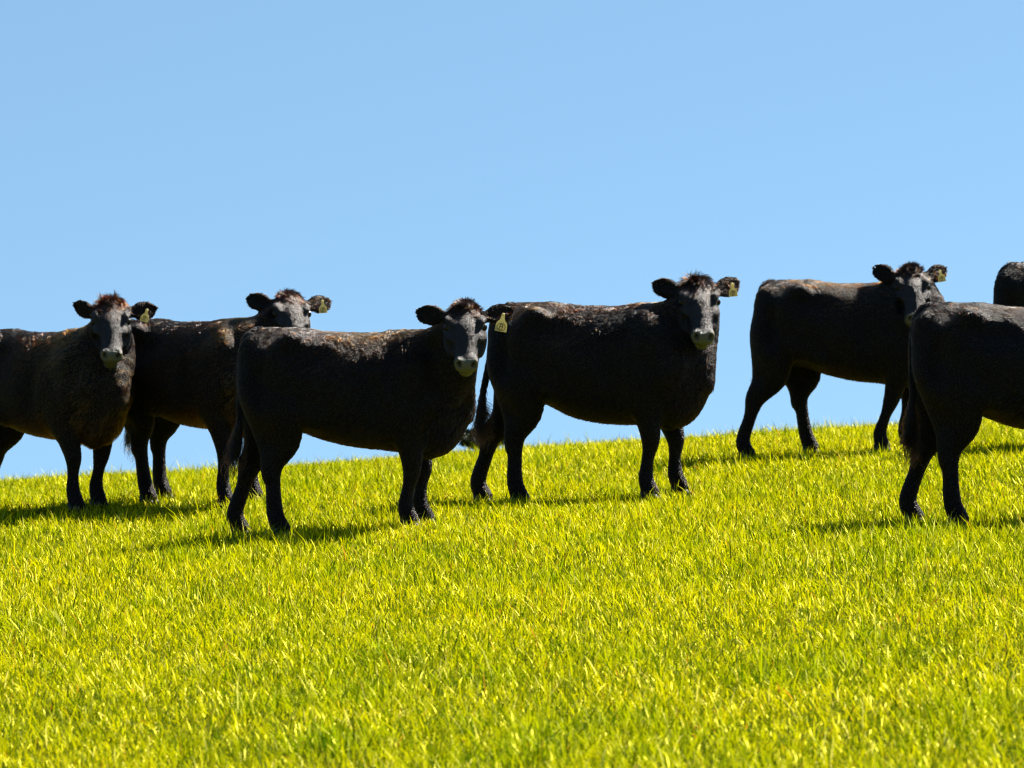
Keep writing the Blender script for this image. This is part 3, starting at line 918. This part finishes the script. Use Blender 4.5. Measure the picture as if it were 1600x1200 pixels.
# ------------------------------------------------------------------ grass
def make_grass():
    rng = np.random.default_rng(5)
    xs, ys = [], []
    n_try = 1750000
    y = rng.uniform(13.5, 45, n_try); x = rng.uniform(-7, 7, n_try)
    half = y * 0.1075
    e = np.abs(x) - half
    dens = np.where(e < 0.5, 1.0, np.where(e < 2.0, 0.35, 0.0))
    dens = dens * np.where(y < 40, 1.0, 0.45)
    tuft = 0.5 + 0.5 * np.sin(x * 9 + 3 * np.sin(y * 2.3)) * np.sin(y * 5.1 + 2 * np.sin(x * 3.1))
    keep = rng.random(n_try) < dens * (0.34 + 0.66 * tuft ** 1.3)
    x, y = x[keep], y[keep]
    n = len(x)
    z = ground(x, y)
    ln = rng.gamma(6, 0.059 / 6, n).clip(0.022, 0.17)
    ln *= 1.0 + 0.18 * np.sin(x * 2.1 + 1.3 * np.sin(y * 1.1)) * np.sin(y * 1.4)
    # scattered stronger tufts, taller and greener
    tf = np.zeros(n)
    tr = np.random.default_rng(77)
    for _ in range(260):
        cy_ = tr.uniform(14, 42); cx_ = tr.uniform(-1, 1) * (cy_ * 0.1075 + 0.6)
        rr = tr.uniform(0.05, 0.22)
        m_ = (np.abs(x - cx_) < 3 * rr) & (np.abs(y - cy_) < 3 * rr)
        tf[m_] = np.maximum(tf[m_], np.exp(-((x[m_] - cx_) ** 2 + (y[m_] - cy_) ** 2) / (2 * rr * rr)) * tr.uniform(0.4, 1.0))
    ln *= 1 + 0.75 * tf
    tall = rng.random(n) < 0.015
    ln[tall] *= 1.7
    wd = rng.uniform(0.0016, 0.0034, n)
    th = rng.uniform(0, 2 * math.pi, n)
    lean = np.abs(rng.normal(0, 0.30, n)) + 0.04
    bend = rng.uniform(0.1, 1.2, n)
    flop = rng.random(n) < 0.10
    bend[flop] += 1.1
    dx, dy = np.cos(th), np.sin(th)
    tw = th + math.pi / 2 + rng.normal(0, 0.6, n)
    sx, sy_ = np.cos(tw), np.sin(tw)
    near = y < 24.0
    parts = []
    for sel, lv, tri in ((near, [(0.0, 0.75), (0.38, 1.0), (0.74, 0.72), (1.0, 0.0)], [[0, 1, 3], [0, 3, 2], [2, 3, 5], [2, 5, 4], [4, 5, 6]]),
                         (~near, [(0.0, 0.85), (0.55, 1.0), (1.0, 0.0)], [[0, 1, 3], [0, 3, 2], [2, 3, 4]])):
        idx = np.nonzero(sel)[0]; m = len(idx); nv = 2 * len(lv) - 1
        V = np.zeros((m, nv, 3)); k = 0
        for t, ww in lv:
            ang = lean[idx] + bend[idx] * t * 0.5
            hx = ln[idx] * t * np.sin(ang); hz = ln[idx] * t * np.cos(ang)
            px, py, pz = x[idx] + dx[idx] * hx, y[idx] + dy[idx] * hx, z[idx] + hz - 0.008
            w_ = wd[idx] * ww
            if t < 1:
                for sgn in (-1, 1):
                    V[:, k] = np.stack([px + sgn * sx[idx] * w_, py + sgn * sy_[idx] * w_, pz + sgn * w_ * 0.3], 1); k += 1
            else:
                V[:, k] = np.stack([px, py, pz], 1); k += 1
        parts.append((idx, V, np.array(tri), nv))
    VV, FF, off = [], [], 0
    for idx, V, tri, nv in parts:
        FF.append((off + (np.arange(len(idx)) * nv)[:, None, None] + tri[None]).reshape(-1, 3))
        VV.append(V.reshape(-1, 3)); off += len(idx) * nv
    o = np_mesh('grass', np.concatenate(VV), np.concatenate(FF), M_GRASS)
    o['kind'] = 'stuff'
    # leaf colours: young green, yellow-green, a few straw and rust blades
    r = rng.random(n)[:, None]
    ca = np.array([0.27, 0.32, 0.001]); cb = np.array([0.62, 0.54, 0.001])
    patch = (0.5 + 0.5 * np.sin(x * 1.1 + 2 * np.sin(y * 0.5)) * np.sin(y * 0.7 + x * 0.4))[:, None]
    c = ca + (cb - ca) * np.clip(0.25 + 0.55 * r + 0.25 * (patch - 0.5), 0, 1)
    s = rng.random(n)
    c[s < 0.035] = (0.68, 0.60, 0.10)
    c[(s > 0.035) & (s < 0.045)] = (0.50, 0.22, 0.012)
    c[s > 0.70] *= np.array([0.15, 0.27, 0.5])
    c *= rng.uniform(0.85, 1.1, n)[:, None]
    c = c * (1 - tf[:, None] * np.array([0.50, 0.30, 0.3])) * 0.92
    cc = np.concatenate([np.repeat(np.concatenate([c[idx], np.ones((len(idx), 1))], 1), nv, 0) for idx, V, tri, nv in parts]).astype(np.float32)
    at = o.data.color_attributes.new('tint', 'FLOAT_COLOR', 'POINT')
    at.data.foreach_set('color', cc.ravel())
    return n

make_grass()

# ------------------------------------------------------------------ dark shrub just over the crest
def make_shrub():
    rng = np.random.default_rng(21)
    Y = 44.5
    P = point_at(751, 706, Y)
    base = np.array([P[0], Y, float(ground(P[0], Y))])
    H = P[2] - base[2] + 0.16
    n = 2600
    t = rng.random(n) ** 0.7
    ph = rng.uniform(0, 2 * math.pi, n)
    r = 0.22 * np.sqrt(np.clip(1 - (2 * t - 0.9) ** 2, 0.05, 1)) * (1 + 0.25 * np.sin(3 * ph + 4 * t)) * rng.random(n) ** 0.35
    c = base + np.stack([r * np.cos(ph), r * np.sin(ph), 0.06 + t * H], 1)
    a = rng.normal(size=(n, 3)); a /= np.linalg.norm(a, axis=1)[:, None]
    b = np.cross(a, rng.normal(size=(n, 3))); b /= np.linalg.norm(b, axis=1)[:, None]
    L, W = rng.uniform(0.02, 0.035, n)[:, None], rng.uniform(0.008, 0.013, n)[:, None]
    V = np.stack([c - a * L, c + b * W, c + a * L, c - b * W], 1).reshape(-1, 3)
    F = np.arange(4 * n).reshape(-1, 4)
    stem_v, stem_f = [], []
    for k in range(7):
        q = k * 2 * math.pi / 7
        for h, rr, sp in ((-0.05, 0.016, 0.01), (H * 0.5, 0.010, 0.07), (H * 0.92, 0.004, 0.12)):
            for j in range(5):
                g = j * 2 * math.pi / 5
                stem_v.append(base + np.array([math.cos(q) * sp + rr * math.cos(g), math.sin(q) * sp + rr * math.sin(g), h]))
        for i in range(2):
            for j in range(5):
                o = k * 15 + i * 5
                stem_f.append((o + j, o + (j + 1) % 5, o + 5 + (j + 1) % 5, o + 5 + j))
    root = bpy.data.objects.new('shrub', None); link(root)
    root['label'] = 'small dark shrub peeping over the crest between two cows'; root['category'] = 'shrub'
    np_mesh('foliage', V, F, M_SHRUB, root)
    mesh_obj('stem', stem_v, stem_f, M_BARK, root)
make_shrub()

# ------------------------------------------------------------------ cattle
import time
_t = time.time()
for c in COWS:
    build_cow(c)
print('herd', round(time.time() - _t, 1), 's')
